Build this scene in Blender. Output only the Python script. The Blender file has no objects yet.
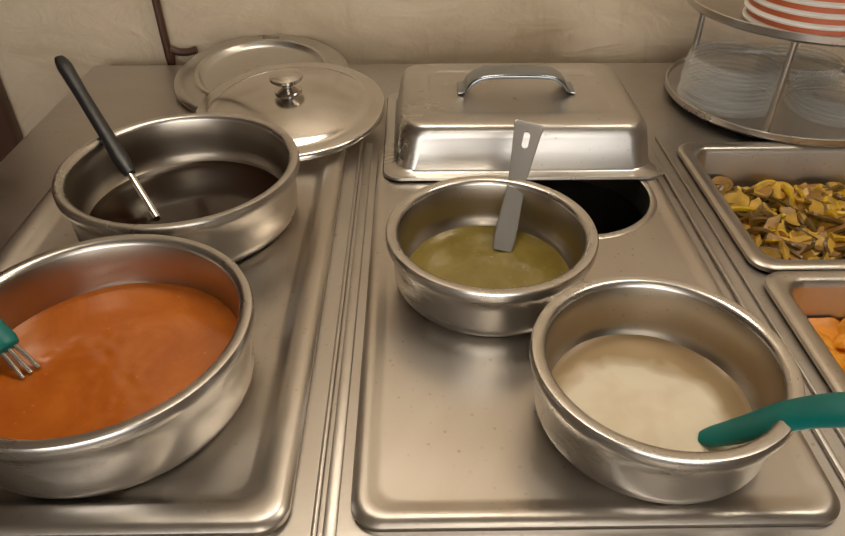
import bpy, bmesh, math, random
from mathutils import Vector, Matrix, noise
random.seed(7)
S=0.42; Z0=0.90
scn=bpy.context.scene
scn.view_settings.view_transform='Standard'
ZF=-Z0/S

# ---------------- materials ----------------
def newmat(name):
    m=bpy.data.materials.new(name); m.use_nodes=True
    nt=m.node_tree; b=nt.nodes['Principled BSDF']
    return m,nt,b
def coords(nt,scale=(1,1,1),rot=(0,0,0)):
    tc=nt.nodes.new('ShaderNodeTexCoord'); mp=nt.nodes.new('ShaderNodeMapping')
    mp.inputs['Scale'].default_value=scale; mp.inputs['Rotation'].default_value=rot
    nt.links.new(tc.outputs['Object'],mp.inputs['Vector']); return mp.outputs['Vector']
def ramp(nt,src,stops):
    r=nt.nodes.new('ShaderNodeValToRGB'); e=r.color_ramp.elements
    while len(e)<len(stops): e.new(0.5)
    for el,(p,c) in zip(e,stops):
        el.position=p; el.color=(c[0],c[1],c[2],1) if hasattr(c,'__len__') else (c,c,c,1)
    nt.links.new(src,r.inputs['Fac']); return r.outputs['Color']
def noisetex(nt,vec,scale,detail=4,rough=.55,dist=0):
    n=nt.nodes.new('ShaderNodeTexNoise'); n.inputs['Scale'].default_value=scale
    n.inputs['Detail'].default_value=detail; n.inputs['Roughness'].default_value=rough
    n.inputs['Distortion'].default_value=dist
    nt.links.new(vec,n.inputs['Vector']); return n.outputs['Fac']
def bump(nt,b,src,strength,dist=.002):
    n=nt.nodes.new('ShaderNodeBump'); n.inputs['Strength'].default_value=strength
    n.inputs['Distance'].default_value=dist
    nt.links.new(src,n.inputs['Height']); nt.links.new(n.outputs['Normal'],b.inputs['Normal'])
def mth(nt,op,a,b_):
    n=nt.nodes.new('ShaderNodeMath'); n.operation=op
    for i,x in enumerate((a,b_)):
        if hasattr(x,'links'): nt.links.new(x,n.inputs[i])
        else: n.inputs[i].default_value=x
    return n.outputs[0]
def steel(name,col=(.62,.58,.53),r0=.2,r1=.42,brush=(4,220,220),bstr=.08,smudge=14,spots=.0,warm=.0,streak=.16,sc=105):
    m,nt,b=newmat(name)
    b.inputs['Metallic'].default_value=1
    v=coords(nt); sm=noisetex(nt,v,smudge,4,.55,.4)
    rr=ramp(nt,sm,[(.25,r0),(.75,r1)])
    n2=noisetex(nt,v,smudge*.55,5,.6,.8)
    dk=(col[0]*.80,col[1]*.73,col[2]*.64)
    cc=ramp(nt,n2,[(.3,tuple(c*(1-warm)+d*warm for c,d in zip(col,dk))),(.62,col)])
    vb=coords(nt,brush); nb=noisetex(nt,vb,1.0,3)
    if spots:
        rr=mth(nt,'ADD',rr,mth(nt,'MULTIPLY',mth(nt,'SUBTRACT',nb,.5),streak))
        vo=nt.nodes.new('ShaderNodeTexVoronoi'); vo.inputs['Scale'].default_value=sc; nt.links.new(v,vo.inputs['Vector'])
        ms=ramp(nt,vo.outputs['Distance'],[(.08,1),(.20,0)])
        mk_=ramp(nt,noisetex(nt,v,20,3),[(.46,0),(.64,1)])
        f=mth(nt,'MULTIPLY',mth(nt,'MULTIPLY',ms,mk_),spots)
        mx=nt.nodes.new('ShaderNodeMix'); mx.data_type='RGBA'; nt.links.new(f,mx.inputs['Factor']); nt.links.new(cc,mx.inputs['A'])
        mx.inputs['B'].default_value=(.32,.25,.17,1); cc=mx.outputs['Result']
        rr=mth(nt,'ADD',rr,mth(nt,'MULTIPLY',f,.2))
    nt.links.new(rr,b.inputs['Roughness']); nt.links.new(cc,b.inputs['Base Color'])
    bump(nt,b,nb,bstr,.0004)
    return m
M_top=steel('steel_counter',(.53,.50,.465),.30,.46,(4,300,300),.18,7,.6,.6)
M_tray=steel('steel_tray',(.57,.535,.49),.28,.43,(300,4,300),.16,6,.6,.7)
M_pot=steel('steel_pot',(.62,.595,.56),.23,.34,(14,14,700),.05,7,.25,.3,.05,160)
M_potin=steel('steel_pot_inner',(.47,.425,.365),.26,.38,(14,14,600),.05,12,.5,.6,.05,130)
M_lid=steel('steel_lid_polished',(.66,.635,.60),.11,.22,(40,40,40),.01,9,.3,.3,.03)
M_cov=steel('steel_cover',(.59,.57,.54),.25,.38,(4,200,200),.10,8,.5,.5,.1)
M_strap=steel('steel_strap',(.34,.37,.40),.14,.22)
M_util=steel('steel_utensil',(.36,.35,.34),.35,.45)
M_dark=steel('steel_dark',(.22,.20,.18),.35,.6)
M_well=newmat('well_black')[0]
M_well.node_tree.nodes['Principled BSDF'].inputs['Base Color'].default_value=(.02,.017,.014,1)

def plain(name,col,rough=.5,metal=0,coat=0,alpha=1,ns=0,amt=.15,bs=0,spec=None):
    m,nt,b=newmat(name)
    b.inputs['Roughness'].default_value=rough; b.inputs['Metallic'].default_value=metal
    b.inputs['Coat Weight'].default_value=coat; b.inputs['Alpha'].default_value=alpha
    if spec is not None: b.inputs['Specular IOR Level'].default_value=spec
    v=coords(nt); n=noisetex(nt,v,ns or 20,4)
    nt.links.new(ramp(nt,n,[(.3,[c*(1-amt) for c in col]),(.7,[min(1,c*(1+amt)) for c in col])]),b.inputs['Base Color'])
    if bs: bump(nt,b,n,bs,.003)
    return m
M_black=plain('plastic_black',(.012,.012,.013),.35)
M_teal=plain('plastic_teal',(.0,.18,.165),.35)
M_clear=plain('plastic_clear',(.86,.86,.82),.08,alpha=.14,amt=.04)
M_clear2=plain('plastic_clear_rim',(.84,.84,.80),.12,alpha=.28,amt=.04)
M_white=plain('foam_white',(.80,.76,.70),.5,amt=.03)
M_red=plain('band_red',(.66,.16,.06),.45,amt=.08)
M_brown=plain('wood_brown',(.075,.032,.018),.4,ns=8)
M_floor=plain('floor_tile',(.10,.07,.05),.45,ns=5)
M_ceil=plain('ceiling_paint',(.42,.38,.32),.9)
M_wall2=plain('wall_paint_side',(.24,.19,.14),.8,ns=3)

M_wall,nt,b=newmat('wall_paint_cream'); b.inputs['Roughness'].default_value=.55
v=coords(nt,(1,1,2.0)); n1=noisetex(nt,v,3.6,6,.62,.7)
base=ramp(nt,n1,[(.3,(.50,.39,.26)),(.5,(.63,.515,.37)),(.7,(.69,.575,.43))])
st=ramp(nt,noisetex(nt,coords(nt,(7,1,1.2)),2.2,5,.7,.4),[(.58,0),(.74,.5)])
mx=nt.nodes.new('ShaderNodeMix'); mx.data_type='RGBA'; nt.links.new(st,mx.inputs['Factor']); nt.links.new(base,mx.inputs['A']); mx.inputs['B'].default_value=(.40,.29,.18,1)
nt.links.new(mx.outputs['Result'],b.inputs['Base Color'])
v2=coords(nt,(1,1,1.8)); n2=noisetex(nt,v2,13,6,.6,1.3)
bump(nt,b,n2,.5,.006)

def liquid(name,c1,c2,c3,scale,rough=.18,fleck=120,coat=.3,fl=(.5,.62)):
    m,nt,b=newmat(name); b.inputs['Roughness'].default_value=rough
    b.inputs['Coat Weight'].default_value=coat; b.inputs['Coat Roughness'].default_value=.05
    v=coords(nt); n=noisetex(nt,v,scale,6,.65,.8)
    base=ramp(nt,n,[(.3,c1),(.65,c2)])
    vo=nt.nodes.new('ShaderNodeTexVoronoi'); vo.inputs['Scale'].default_value=fleck
    nt.links.new(v,vo.inputs['Vector'])
    mask=ramp(nt,vo.outputs['Distance'],[(.12,1),(.24,0)])
    n5=noisetex(nt,v,scale*2.3,3); mk=ramp(nt,n5,[(fl[0],0),(fl[1],1)])
    mu=mth(nt,'MULTIPLY',mask,mk)
    mx=nt.nodes.new('ShaderNodeMix'); mx.data_type='RGBA'
    nt.links.new(mu,mx.inputs['Factor']); nt.links.new(base,mx.inputs['A'])
    mx.inputs['B'].default_value=(*c3,1)
    nt.links.new(mx.outputs['Result'],b.inputs['Base Color'])
    bump(nt,b,n,.12,.002)
    return m
M_orange=liquid('tomato_soup',(.48,.11,.010),(.64,.18,.022),(.72,.27,.06),15,.2,150,.7,(.56,.72))
M_brownsoup=liquid('dark_broth',(.014,.006,.003),(.022,.009,.004),(.03,.012,.006),8,.14)
M_green=liquid('green_broth',(.21,.155,.03),(.29,.22,.05),(.40,.33,.12),20,.15,150,.6,(.56,.7))
M_cream,nt,b=newmat('cream_soup'); b.inputs['Roughness'].default_value=.18; b.inputs['Coat Weight'].default_value=.6; b.inputs['Coat Roughness'].default_value=.05
v=coords(nt)
sub=nt.nodes.new('ShaderNodeVectorMath'); sub.operation='DISTANCE'; nt.links.new(v,sub.inputs[0]); sub.inputs[1].default_value=(-.008,-.020,.012)
n=noisetex(nt,v,26,2,.45,.5)
ma=nt.nodes.new('ShaderNodeMath'); ma.operation='MULTIPLY_ADD'; nt.links.new(n,ma.inputs[0]); ma.inputs[1].default_value=.030
nt.links.new(sub.outputs['Value'],ma.inputs[2])
fm=ramp(nt,ma.outputs[0],[(.074,1),(.079,.6),(.090,0)])
n9=noisetex(nt,v,40,2,.5,.3)
fc=ramp(nt,n9,[(.35,(.86,.75,.56)),(.6,(.92,.83,.65))])
mx=nt.nodes.new('ShaderNodeMix'); mx.data_type='RGBA'
nt.links.new(fm,mx.inputs['Factor']); mx.inputs['A'].default_value=(.50,.36,.20,1); nt.links.new(fc,mx.inputs['B'])
nt.links.new(mx.outputs['Result'],b.inputs['Base Color']); bump(nt,b,n,.08,.002)

# ---------------- mesh helpers ----------------
def mk(name,verts,faces,mats,fm=None,smooth=True,ang=38):
    me=bpy.data.meshes.new(name); me.from_pydata([tuple(v) for v in verts],[],faces)
    for m in mats: me.materials.append(m)
    if fm: 
        for p,i in zip(me.polygons,fm): p.material_index=i
    bm=bmesh.new(); bm.from_mesh(me); bmesh.ops.recalc_face_normals(bm,faces=bm.faces); bm.to_mesh(me); bm.free()
    if smooth:
        me.shade_smooth(); me.set_sharp_from_angle(angle=math.radians(ang))
    o=bpy.data.objects.new(name,me); scn.collection.objects.link(o); return o
def lathe(name,prof,c,mats,seg=96,matf=None,M=None,skip=None):
    vs=[];fs=[];fm=[];n=len(prof)
    for (r,z) in prof:
        for k in range(seg):
            a=2*math.pi*k/seg; vs.append(Vector((r*math.cos(a),r*math.sin(a),z)))
    for i in range(n-1):
        for k in range(seg):
            if skip and skip(i,(k+.5)/seg*360): continue
            k2=(k+1)%seg
            fs.append((i*seg+k,i*seg+k2,(i+1)*seg+k2,(i+1)*seg+k)); fm.append(matf(i) if matf else 0)
    T=Matrix.Translation(c)@(M or Matrix())
    vs=[T@v for v in vs]
    o=mk(name,vs,fs,mats,fm)
    bm=bmesh.new(); bm.from_mesh(o.data); bmesh.ops.remove_doubles(bm,verts=bm.verts,dist=1e-5)
    bmesh.ops.recalc_face_normals(bm,faces=bm.faces); bm.to_mesh(o.data); bm.free()
    return o
def rrect(hx,hy,r,n=8):
    r=max(min(r,hx-1e-4,hy-1e-4),1e-4); p=[]
    for cx,cy,a0 in ((hx-r,hy-r,0),(-hx+r,hy-r,90),(-hx+r,-hy+r,180),(hx-r,-hy+r,270)):
        for k in range(n+1):
            a=math.radians(a0+90*k/n); p.append((cx+r*math.cos(a),cy+r*math.sin(a)))
    return p
def rloft(name,rings,cx,cy,mats,cap0=False,cap1=True,n=8,fmf=None,M=None,ang=38):
    vs=[];fs=[];fm=[];L=4*(n+1)
    for hx,hy,r,z in rings:
        for x,y in rrect(hx,hy,r,n): vs.append(Vector((x,y,z)))
    for i in range(len(rings)-1):
        for k in range(L):
            k2=(k+1)%L; fs.append((i*L+k,i*L+k2,(i+1)*L+k2,(i+1)*L+k)); fm.append(fmf(i) if fmf else 0)
    if cap0: fs.append(tuple(range(L))[::-1]); fm.append(0)
    if cap1: fs.append(tuple(range((len(rings)-1)*L,len(rings)*L))); fm.append(fmf(len(rings)-1) if fmf else 0)
    T=Matrix.Translation((cx,cy,0))@(M or Matrix()); vs=[T@v for v in vs]
    return mk(name,vs,fs,mats,fm,ang=ang)
def box(name,x0,x1,y0,y1,z0,z1,mat,bev=0):
    bm=bmesh.new(); bmesh.ops.create_cube(bm,size=1)
    for v in bm.verts: v.co=Vector(((x0+x1)/2+v.co.x*(x1-x0),(y0+y1)/2+v.co.y*(y1-y0),(z0+z1)/2+v.co.z*(z1-z0)))
    if bev: bmesh.ops.bevel(bm,geom=bm.edges[:],offset=bev,segments=2,profile=.5,affect='EDGES')
    me=bpy.data.meshes.new(name); bm.to_mesh(me); bm.free(); me.materials.append(mat)
    if bev: me.shade_smooth(); me.set_sharp_from_angle(angle=math.radians(38))
    o=bpy.data.objects.new(name,me); scn.collection.objects.link(o); return o
def sweep(name,pts,sizes,mats,side=None,n=16,power=2.0,closed=True,sub=6):
    P=[Vector(p) for p in pts]
    Q=[];W=[]
    for i in range(len(P)-1):
        p0=P[max(i-1,0)];p1=P[i];p2=P[i+1];p3=P[min(i+2,len(P)-1)]
        for k in range(sub):
            t=k/sub
            Q.append(.5*((2*p1)+(p2-p0)*t+(2*p0-5*p1+4*p2-p3)*t*t+(3*p1-p0-3*p2+p3)*t**3))
            a=t; W.append(tuple(sizes[i][j]*(1-a)+sizes[i+1][j]*a for j in (0,1)))
    Q.append(P[-1]);W.append(sizes[-1])
    vs=[];fs=[]
    for i,q in enumerate(Q):
        d=(Q[min(i+1,len(Q)-1)]-Q[max(i-1,0)]).normalized()
        s=Vector(side) if side else Vector((0,0,1)).cross(d)
        s=(s-d*s.dot(d)).normalized(); u=d.cross(s)
        for k in range(n):
            a=2*math.pi*k/n; ca,sa=math.cos(a),math.sin(a)
            cx=math.copysign(abs(ca)**(2/power),ca); sy=math.copysign(abs(sa)**(2/power),sa)
            vs.append(q+s*cx*W[i][0]+u*sy*W[i][1])
    for i in range(len(Q)-1):
        for k in range(n):
            k2=(k+1)%n; fs.append((i*n+k,i*n+k2,(i+1)*n+k2,(i+1)*n+k))
    fs.append(tuple(range(n))[::-1]); fs.append(tuple(range((len(Q)-1)*n,len(Q)*n)))
    return mk(name,vs,fs,mats,ang=50)
def cut(o,cutters):
    for c in cutters:
        md=o.modifiers.new('b','BOOLEAN'); md.object=c; md.operation='DIFFERENCE'; md.solver='EXACT'
    dg=bpy.context.evaluated_depsgraph_get(); dg.update()
    me=bpy.data.meshes.new_from_object(o.evaluated_get(dg))
    o.modifiers.clear(); o.data=me
    for c in cutters: bpy.data.objects.remove(c)
    me.shade_smooth(); me.set_sharp_from_angle(angle=math.radians(38))
def group(name,parts,loc=None):
    xs=[v.co for p in parts for v in p.data.vertices]
    L=Vector(loc) if loc else Vector((sum(v.x for v in xs)/len(xs),sum(v.y for v in xs)/len(xs),min(v.z for v in xs)))
    if len(parts)==1: parts[0].name=name; e=None
    else:
        e=bpy.data.objects.new(name,None); scn.collection.objects.link(e); e.empty_display_size=.05
        e.location=L*S+Vector((0,0,Z0))
    for p in parts:
        p.data.transform(Matrix.Scale(S,4)@Matrix.Translation(-L))
        if e: p.parent=e
        else: p.location=L*S+Vector((0,0,Z0))
    return e or parts[0]

# ---------------- room ----------------
YW=2.74; XL,XR=-4.6,5.2; YF=-6.5; ZC=3.7; T=.2
group('wall_back',[box('wb',XL-T,XR+T,YW,YW+T,ZF,ZC,M_wall)])
group('wall_left',[box('wl',XL-T,XL,YF,YW,ZF,ZC,M_wall2)])
group('wall_right',[box('wr',XR,XR+T,YF,YW,ZF,ZC,M_wall2)])
group('floor',[box('fl',XL-T,XR+T,YF-T,YW+T,ZF-T,ZF,M_floor)])
group('ceiling',[box('ce',XL-T,XR+T,YF-T,YW+T,ZC,ZC+T,M_ceil)])
wf=[box('below',XL,XR,YF-T,YF,ZF,-.2,M_wall2),box('above',XL,XR,YF-T,YF,3.2,ZC,M_wall2),
    box('pier_l',XL,-3.4,YF-T,YF,-.2,3.2,M_wall2),box('pier_r',3.6,XR,YF-T,YF,-.2,3.2,M_wall2)]
group('wall_front',wf)
group('added_window_1',[box('mullion_%d'%i,x-.05,x+.05,YF-.15,YF-.05,-.2,3.2,M_brown) for i,x in enumerate((-3.35,-1.1,1.2,3.55))]+
      [box('rail_%d'%i,-3.3,3.5,YF-.14,YF-.06,z,z+.08,M_brown) for i,z in enumerate((-.2,3.12))])  # unseen window, added so world light enters and reflects in the steel
group('door_1',[box('slab',-4.0,-1.93,YW-.05,YW-.005,ZF+.01,2.9,M_brown,.01),
                box('panel_a',-3.7,-2.2,YW-.075,YW-.05,ZF+.4,-.3,M_brown,.01),
                box('panel_b',-3.7,-2.2,YW-.075,YW-.05,.1,2.5,M_brown,.01)])
group('trim_1',[box('jamb_r',-1.93,-1.68,YW-.08,YW-.002,ZF,3.1,M_brown,.015),
                box('jamb_l',-4.25,-4.0,YW-.08,YW-.002,ZF,3.1,M_brown,.015),
                box('head',-4.25,-1.68,YW-.08,YW-.002,3.1,3.3,M_brown,.015)])
group('baseboard_back',[box('bb',-1.68,XR,YW-.05,YW-.002,ZF,ZF+.25,M_brown,.01)])
group('wall_conduit',[sweep('pipe',[(-.975,YW-.025,ZC-.02),(-.975,YW-.025,1.5),(-.975,YW-.025,.09),(-.955,YW-.025,.03),(-.90,YW-.025,.02),(-.86,YW-.025,.03)],[(.015,.015)]*6,[M_brown],side=(0,1,0),n=10)])

M_em,nt,b=newmat('added_lamp_panel'); b.inputs['Emission Color'].default_value=(1,.88,.72,1); b.inputs['Emission Strength'].default_value=16  # glow of the added overhead panels
for i,(x,y) in enumerate(((2.2,1.3),(.3,-3.2),(-.2,1.9))):  # unseen panels added to brighten the back wall and put highlights on trays
    group('added_ceiling_light',[box('housing',x-.75,x+.75,y-.3,y+.3,ZC-.12,ZC-.002,M_white,.01),
                           box('diffuser',x-.7,x+.7,y-.25,y+.25,ZC-.14,ZC-.121,M_em)])
w=bpy.data.worlds.new('w'); scn.world=w; w.use_nodes=True
w.node_tree.nodes['Background'].inputs['Color'].default_value=(1,.96,.91,1)
w.node_tree.nodes['Background'].inputs['Strength'].default_value=4.5

# ---------------- counter ----------------
CX0,CX1,CY0,CY1=-1.25,1.95,.30,2.64
HX,HY,HR=.43,1.63,.22
top=rloft('top',[((CX1-CX0)/2-.01,(CY1-CY0)/2-.01,.02,-.07),((CX1-CX0)/2,(CY1-CY0)/2,.025,-.06),((CX1-CX0)/2,(CY1-CY0)/2,.025,-.012),((CX1-CX0)/2-.012,(CY1-CY0)/2-.012,.02,0)],(CX0+CX1)/2,(CY0+CY1)/2,[M_top],cap0=True)
c1=box('c1',.835,1.575,.655,1.885,-.3,.3,M_top)
c2=lathe('c2',[(0,-.3),(HR,-.3),(HR,.3),(0,.3)],(HX,HY,0),[M_top],64)
cut(top,[c1,c2])
a,bx=CX0+.05,CX1-.05
parts=[top,box('front_panel',a,bx,CY0+.05,CY0+.07,ZF+.15,-.07,M_dark),box('back_panel',a,bx,CY1-.07,CY1-.05,ZF+.15,-.07,M_dark),
 box('side_l',a,a+.02,CY0+.07,CY1-.07,ZF+.15,-.07,M_dark),box('side_r',bx-.02,bx,CY0+.07,CY1-.07,ZF+.15,-.07,M_dark),
 box('bottom',a,bx,CY0+.05,CY1-.05,ZF+.12,ZF+.15,M_dark)]
for i,(x,y) in enumerate(((a+.1,CY0+.15),(bx-.1,CY0+.15),(a+.1,CY1-.15),(bx-.1,CY1-.15))):
    parts.append(lathe('foot_%d'%i,[(0,ZF),(.05,ZF),(.04,ZF+.12),(0,ZF+.12)],(x,y,0),[M_dark],20))
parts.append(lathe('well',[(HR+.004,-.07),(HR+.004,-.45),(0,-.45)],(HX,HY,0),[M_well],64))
def rib(nm,x0,x1,y0,y1,h): return box(nm,x0,x1,y0,y1,.0005,h,M_top,min(.004,h*.4))
parts+= [rib('seam_a',-.168,-.158,.32,1.95,.012),rib('seam_b',-.150,-.128,.32,1.95,.008),rib('seam_c',.722,.734,.32,1.98,.010),rib('seam_d',.765,.772,.32,1.98,.008)]
group('steam_table_counter',parts,(.3,1.5,ZF))

def tray(hx,hy,z):
    return [(hx-.004,hy-.004,.045,z),(hx,hy,.05,z+.006),(hx,hy,.05,z+.018),(hx-.006,hy-.006,.048,z+.025),(hx-.016,hy-.016,.044,z+.027),(hx-.045,hy-.045,.04,z+.026),(hx-.055,hy-.055,.04,z+.020),(hx-.068,hy-.068,.04,z+.010),(hx-.08,hy-.08,.04,z+.0075)]
group('sheet_pan',[rloft('lt',tray(.40,.66,.001),-.605,1.27,[M_tray],cap0=True)])
pl=rloft('plate',[(.397,.645,.045,.001),(.40,.648,.05,.006),(.40,.648,.05,.014),(.394,.642,.048,.021),(.384,.632,.045,.0235),(.372,.62,.04,.0225),(.360,.608,.04,.0185),(.35,.598,.04,.0180)],.292,1.265,[M_tray],cap0=True)
cut(pl,[lathe('c3',[(0,-.3),(HR-.008,-.3),(HR-.008,.3),(0,.3)],(HX,HY,0),[M_dark],72)])
lip=lathe('hole_lip',[(HR-.009,-.06),(HR-.009,.019),(HR-.004,.0215),(HR+.006,.0205),(HR+.010,.0182)],(HX,HY,0),[M_tray],72)
group('adaptor_plate',[pl,lip])

# ---------------- pots ----------------
def inner_r(R,h):
    if h>=.065: return R-.03
    u=(h-.012)/.053; return R-.08+.05*math.sqrt(max(0,1-(1-u)**2))
def soup_vessel(cx,cy,zb,R,H,lvl,soup,amp=1):
    pr=[(0,0)]
    for k in range(9):
        a=math.radians(90*k/8); pr.append((R-.054+.037*math.sin(a),.042*(1-math.cos(a))))
    pr+=[(R-.015,H*.6),(R-.013,H-.034),(R-.010,H-.030),(R-.002,H-.027),(R,H-.022),(R,H-.006),(R-.003,H-.001),(R-.008,H),(R-.018,H-.001),(R-.024,H-.005),(R-.028,H-.012)]
    no=len(pr)-1
    pr+=[(R-.029,H*.6)]
    for k in range(9):
        a=math.radians(90-90*k/8); pr.append((R-.08+.05*math.sin(a),.012+.053*(1-math.cos(a))))
    pr.append((0,.012))
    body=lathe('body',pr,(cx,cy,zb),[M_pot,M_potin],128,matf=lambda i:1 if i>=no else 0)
    rs=inner_r(R,lvl)+.004; vs=[Vector((cx,cy,zb+lvl))];fs=[];seg=96;nr=36
    for i in range(1,nr+1):
        r=rs*i/nr
        for k in range(seg):
            a=2*math.pi*k/seg; x=r*math.cos(a);y=r*math.sin(a)
            z=amp*(.0010*noise.noise(Vector((x*14+cx*9,y*14,0)))+.0006*noise.noise(Vector((x*45,y*45,cx))))
            if i>nr-2: z+=.002
            vs.append(Vector((cx+x,cy+y,zb+lvl+z)))
    for k in range(seg): fs.append((0,1+k,1+(k+1)%seg))
    for i in range(nr-1):
        for k in range(seg):
            k2=(k+1)%seg; o=1+i*seg; fs.append((o+k,o+seg+k,o+seg+k2,o+k2))
    sp=mk('soup',vs,fs,[soup])
    return group('soup_pot',[body,sp],(cx,cy,zb))
ZL=.009; ZR=.0185
soup_vessel(-.573,.925,ZL,.280,.172,.060,M_orange,1.5)
soup_vessel(-.582,1.530,ZL,.294,.162,.028,M_brownsoup,.15)
soup_vessel(.166,1.238,ZR,.229,.147,.026,M_green,.8)
soup_vessel(.420,.838,ZR,.223,.155,.030,M_cream,.8)

# ---------------- utensils ----------------
def lerp(a,b,t): return Vector(a)*(1-t)+Vector(b)*t
A=(-.655,1.483,.04);B=(-.965,1.858,.315)
sh=sweep('shaft',[A,lerp(A,B,.2),lerp(A,B,.42)],[(.009,.005),(.009,.005),(.008,.004)],[M_lid],n=12)
hd=sweep('handle',[lerp(A,B,.26),lerp(A,B,.34),lerp(A,B,.50),lerp(A,B,.75),lerp(A,B,.93)+Vector((0,0,.003)),lerp(A,B,1)],
  [(.015,.010),(.022,.013),(.019,.012),(.018,.012),(.021,.012),(.013,.008)],[M_black],n=16,power=2.6)
group('ladle',[sh,hd])
A=Vector((.206,1.316,.046));B=Vector((.283,1.550,.262))
sp=sweep('blade',[A,lerp(A,B,.10),lerp(A,B,.35),lerp(A,B,.55),lerp(A,B,.8),lerp(A,B,.97),B],
  [(.022,.003),(.026,.003),(.023,.003),(.022,.003),(.030,.003),(.037,.003),(.034,.0025)],[M_util],side=(1,0,0),n=24,power=5)
d=(B-A).normalized(); s=Vector((1,0,0));s=(s-d*s.dot(d)).normalized();u=d.cross(s)
q=lerp(A,B,.86)
R3=Matrix((( s.x,d.x,u.x,0),(s.y,d.y,u.y,0),(s.z,d.z,u.z,0),(0,0,0,1)))
ct=rloft('ct',[(.008,.022,.008,-.02),(.008,.022,.008,.02)],0,0,[M_util],cap0=True,M=Matrix.Translation(q)@R3)
cut(sp,[ct])
group('serving_spatula',[sp])
pts=[(.487,.762,.049),(.500,.754,.060),(.530,.735,.098),(.577,.704,.170),(.632,.672,.220),(.72,.625,.265),(.86,.56,.32)]
h=sweep('handle',pts,[(.010,.004),(.020,.006),(.026,.009),(.028,.011),(.029,.012),(.029,.013),(.022,.012)],[M_teal],n=18,power=2.6,side=(.4,.75,.25))
group('serving_spoon',[h])
A=Vector((-.711,.908,.072));B=Vector((-.99,1.09,.30))
hp=[lerp(A,B,.15),lerp(A,B,.19),lerp(A,B,.42),lerp(A,B,.8),B]
h=sweep('handle',hp,[(.018,.012),(.027,.018),(.026,.019),(.024,.018),(.015,.012)],[M_teal],n=18,power=2.4)
d=(B-A).normalized(); s=Vector((0,0,1)).cross(d).normalized()
tn=[sweep('tine_%d'%i,[A+s*k*.016,lerp(A,B,.08)+s*k*.0145,lerp(A,B,.17)+s*k*.012],[(.004,.004),(.005,.005),(.005,.005)],[M_lid],n=10) for i,k in enumerate((-1,0,1))]
group('serving_fork',[h]+tn)

# ---------------- round lids ----------------
RA=.312
pr=[(0,.010),(.20,.010),(.212,.016),(.222,.030),(.236,.032),(.25,.022),(.285,.020),(.300,.018),(RA,.008),(RA,.0),(RA-.008,.0),(RA-.012,.010),(.285,.013),(.25,.015),(.236,.024),(.226,.022),(.214,.008),(.20,.005),(0,.005)]
def skipA(i,a): return 84<a<98 and (5<=i<=12)
MA=Matrix.Rotation(math.radians(6.2),4,'X')
piv=Vector((-.545,2.425-RA,.002))
cA=piv+MA@Vector((0,RA,0))
la=lathe('lid',pr,cA,[M_cov],128,M=MA,skip=skipA)
group('pot_lid',[la])
RB=.302
pr=[(0,.075),(.06,.073),(.12,.066),(.18,.053),(.225,.038),(.243,.031),(.25,.026),(.262,.024),(.290,.024),(.298,.021),(RB,.015),(RB,.006),(RB-.006,.004),(RB-.008,.012),(.288,.019),(.262,.019),(.248,.021),(.24,.026),(.222,.033),(.18,.048),(.12,.061),(.06,.068),(0,.070)]
MB=Matrix.Rotation(math.radians(5.6),4,'X')@Matrix.Rotation(math.radians(-1.5),4,'Y')
piv=Vector((-.390,1.770,.030)); cB=piv+MB@Vector((0,RB,0))
lb=lathe('dome',pr,cB,[M_lid],128,M=MB)
kn=lathe('knob',[(0,.073),(.042,.074),(.044,.080),(.028,.084),(.016,.088),(.014,.098),(.020,.104),(.044,.108),(.052,.115),(.050,.124),(.030,.132),(0,.135)],cB,[M_lid],40,M=MB)
group('pot_lid',[lb,kn])

# ---------------- rectangular cover ----------------
zc=.026
rings=[(.398,.300,.05,zc-.004),(.402,.304,.052,zc),(.398,.300,.05,zc+.006),(.372,.275,.06,zc+.008),(.366,.268,.06,zc+.014),(.352,.250,.065,zc+.10),(.348,.245,.07,zc+.115),(.340,.238,.068,zc+.128),(.328,.226,.062,zc+.134),(.312,.210,.06,zc+.136),(.270,.165,.05,zc+.137),(.262,.157,.045,zc+.134),(.258,.153,.045,zc+.132)]
cv=rloft('cover',rings,.312,1.985,[M_cov],cap1=True)
hz=zc+.132
hp=[(.135,2.0,hz+.004),(.155,2.0,hz+.009),(.176,2.0,hz+.034),(.215,2.0,hz+.052),(.31,2.0,hz+.056),(.405,2.0,hz+.052),(.444,2.0,hz+.034),(.465,2.0,hz+.009),(.485,2.0,hz+.004)]
hh=sweep('handle',hp,[(.044,.005)]*2+[(.044,.010)]*5+[(.044,.005)]*2,[M_strap],side=(0,1,0),n=20,power=3)
group('pan_cover',[cv,hh])

# ---------------- food pans ----------------
def foodpan(cx,cy,hx,hy,depth):
    z=.004
    r=[(hx-.004,hy-.004,.05,z),(hx,hy,.055,z+.004),(hx,hy,.055,z+.014),(hx-.006,hy-.006,.052,z+.019),(hx-.014,hy-.014,.05,z+.020),(hx-.034,hy-.034,.05,z+.018),(hx-.042,hy-.042,.05,z+.012),(hx-.046,hy-.046,.05,z),(hx-.062,hy-.062,.055,-depth+.03),(hx-.070,hy-.070,.05,-depth+.008),(hx-.09,hy-.09,.04,-depth)]
    return rloft('pan',r,cx,cy,[M_tray])
def hgt(x,y,s): return .012*noise.noise(Vector((x*9,y*9,s)))+.006*noise.noise(Vector((x*25,y*25,s)))
def bed(name,cx,cy,hx,hy,z,mat,s,amp=1,n=60):
    vs=[];fs=[]
    for i in range(n+1):
        for j in range(n+1):
            x=cx-hx+2*hx*i/n; y=cy-hy+2*hy*j/n
            vs.append(Vector((x,y,z+amp*hgt(x,y,s))))
    for i in range(n):
        for j in range(n): k=i*(n+1)+j; fs.append((k,k+1,k+n+2,k+n+1))
    return mk(name,vs,fs,[mat],ang=180)
M_flesh=plain('squash_flesh',(.58,.36,.065),.33,ns=60,amt=.35)
M_fleshb=plain('squash_browned',(.34,.18,.045),.36,ns=70,amt=.45)
M_skin=plain('squash_skin',(.62,.40,.02),.3,ns=50,amt=.25)
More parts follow.
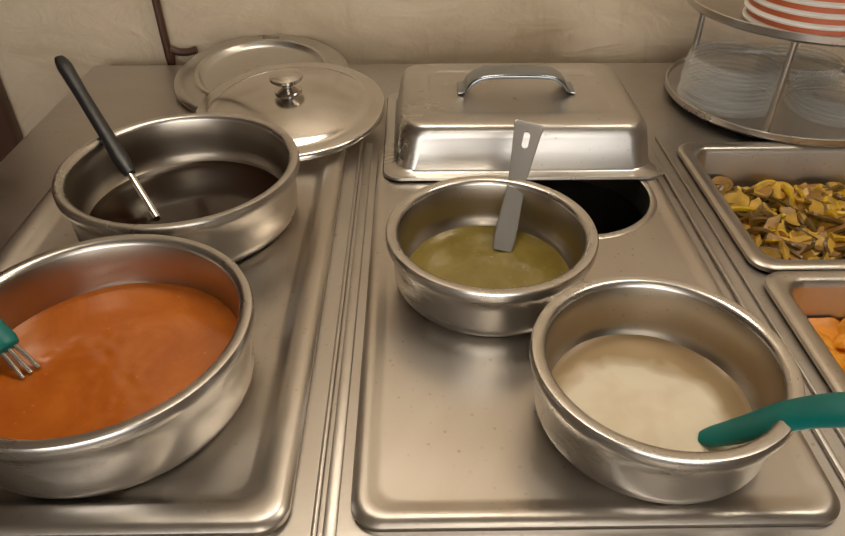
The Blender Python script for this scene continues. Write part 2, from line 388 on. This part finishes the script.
M_skin2=plain('squash_skin_olive',(.15,.09,.018),.3,ns=50,amt=.3)
M_bed=plain('squash_bed',(.14,.085,.03),.45,ns=60,amt=.4)
def slices(cx,cy,hx,hy,z,n):
    vs=[];fs=[];fm=[]
    for _ in range(n):
        x=random.uniform(cx-hx,cx+hx); y=random.uniform(cy-hy,cy+hy)
        r=random.uniform(.032,.054); th=random.uniform(.010,.016); arc=random.choice((180,180,200,150,340,360)); ri=r*random.choice((.0,.0,.15))
        Rm=Matrix.Rotation(random.gauss(0,.38),4,'X')@Matrix.Rotation(random.gauss(0,.38),4,'Y')@Matrix.Rotation(random.uniform(0,6.28),4,'Z')@Matrix.Rotation(random.choice((0,0,0,0,1.2)),4,'X')
        T_=Matrix.Translation((x,y,z+hgt(x,y,3)+random.uniform(.002,.030)))@Rm
        k=16; b0=len(vs); fl=random.choice((0,0,0,1,1)); sk=random.choice((2,3,3)); ell=random.uniform(.55,.95)
        for i in range(k+1):
            a=math.radians(arc*i/k)
            wob=1+.04*math.sin(i*1.3+x*50)
            for rr,zz in ((ri,-th/2),(r*wob*.90,-th/2),(r*wob,0),(r*wob*.90,th/2),(ri,th/2)):
                bend=.22*r*math.sin(a*1.0+x*30)
                vs.append(T_@Vector((rr*math.cos(a),(rr*math.sin(a)-r*.4)*ell,zz+bend*rr/r)))
        for i in range(k):
            o=b0+i*5;p=o+5
            for j,mi in ((0,fl),(1,sk),(2,sk),(3,fl),(4,fl)):
                j2=(j+1)%5; fs.append((o+j,p+j,p+j2,o+j2)); fm.append(mi)
        fs.append(tuple(b0+j for j in range(5))); fm.append(fl)
        fs.append(tuple(b0+k*5+j for j in range(5))[::-1]); fm.append(fl)
    return mk('squash_slices',vs,fs,[M_flesh,M_fleshb,M_skin,M_skin2],fm,ang=35)
p1=foodpan(1.205,1.592,.405,.322,.24)
group('food_pan',[p1,bed('bed',1.205,1.592,.345,.262,-.105,M_bed,3),slices(1.205,1.592,.300,.215,-.10,380)],(1.205,1.592,-.24))
p2=foodpan(1.205,.943,.405,.322,.24)
M_mash=plain('sweet_potato_mash',(.80,.28,.015),.4,ns=45,amt=.3,bs=.5)
M_bits=plain('sweet_potato_bits',(.90,.36,.025),.35,ns=60,amt=.22,bs=.4)
vs=[];fs=[]
for _ in range(300):
    x=random.uniform(.895,1.515);y=random.uniform(.71,1.18); r=random.uniform(.015,.032)
    T_=Matrix.Translation((x,y,-.082+hgt(x,y,8)*1.6+r*.15))@Matrix.Rotation(random.uniform(0,6),4,'Z')@Matrix.Rotation(random.gauss(0,.5),4,'X')
    b0=len(vs); sx,sy,sz=r*random.uniform(.8,1.5),r,r*.6
    bm=bmesh.new(); bmesh.ops.create_icosphere(bm,subdivisions=3,radius=1)
    for v in bm.verts:
        o_=Vector((x*40,y*40,0)); c=v.co*(1+.45*noise.noise(v.co*1.6+o_)+.25*noise.noise(v.co*4+o_)); vs.append(T_@Vector((c.x*sx,c.y*sy,c.z*sz)))
    for f in bm.faces: fs.append(tuple(b0+v.index for v in f.verts))
    bm.free()
bits=mk('mash_bits',vs,fs,[M_bits],ang=60)
group('food_pan',[p2,bed('mash',1.205,.943,.345,.262,-.086,M_mash,8,1.6),bits],(1.205,.943,-.24))

# ---------------- tier stand ----------------
TX,TY,TR=1.275,2.25,.39
def disc(nm,z):
    return lathe(nm,[(0,z),(TR-.02,z),(TR-.008,z+.002),(TR,z+.010),(TR,z+.028),(TR-.004,z+.030),(TR-.008,z+.027),(TR-.010,z+.014),(TR-.02,z+.010),(0,z+.010)],(TX,TY,0),[M_cov],96)
parts=[disc('tray_lower',.022),disc('tray_upper',.325)]
parts.append(lathe('base',[(0,.0005),(.10,.0005),(.11,.006),(.10,.022),(0,.022)],(TX,TY,0),[M_dark],40))
for i,a in enumerate((-121,12,126)):
    x=TX+.368*math.cos(math.radians(a)); y=TY+.368*math.sin(math.radians(a))
    parts.append(lathe('rod_%d'%i,[(0,.030),(.016,.032),(.016,.040),(.0105,.046),(.0105,.318),(.014,.320),(.014,.326),(0,.326)],(x,y,0),[M_cov],20))
group('tiered_stand',parts,(TX,TY,0))
def lidstack(cx,cy,z,r,n,dz):
    ps=[]
    for i in range(n):
        z0=z+i*dz; ox=random.uniform(-.006,.006);oy=random.uniform(-.006,.006)
        ps.append(lathe('lid_%d'%i,[(0,z0+.003),(r*.80,z0+.003),(r*.83,z0+.001),(r*.87,z0+.001),(r*.89,z0+.008),(r*.96,z0+.010),(r,z0+.006),(r,z0),(r*1.01,z0-.001)],(cx+ox,cy+oy,0),[M_clear,M_clear2],56,matf=lambda j:1 if j in (5,6,7) else 0))
    return group('plastic_lid_stack',ps,(cx,cy,z))
lidstack(1.065,2.205,.037,.158,10,.0152)
lidstack(1.39,2.12,.037,.150,5,.0152)
lidstack(1.41,2.44,.037,.140,4,.0152)
def bowls(cx,cy,z,n):
    ps=[]
    for i in range(n):
        z0=z+i*.030
        pr=[(.186,z0),(.192,z0+.001),(.193,z0+.006),(.187,z0+.009),(.184,z0+.014),(.179,z0+.030),(.170,z0+.050),(.145,z0+.105),(0,z0+.105)]
        ps.append(lathe('bowl_%d'%i,pr,(cx+random.uniform(-.003,.003),cy,0),[M_white,M_red],72,matf=lambda j:1 if j==4 else 0))
    return group('bowl_stack',ps,(cx,cy,z))
bowls(1.19,2.08,.3362,6)

# ---------------- camera ----------------
cam=bpy.data.cameras.new('camera'); co=bpy.data.objects.new('camera',cam); scn.collection.objects.link(co)
cam.sensor_width=36; cam.lens=690/845*36; cam.clip_start=.01
co.location=(0,0,Z0+S); co.rotation_euler=(math.radians(90-37.3),0,math.radians(-.8))
scn.camera=co
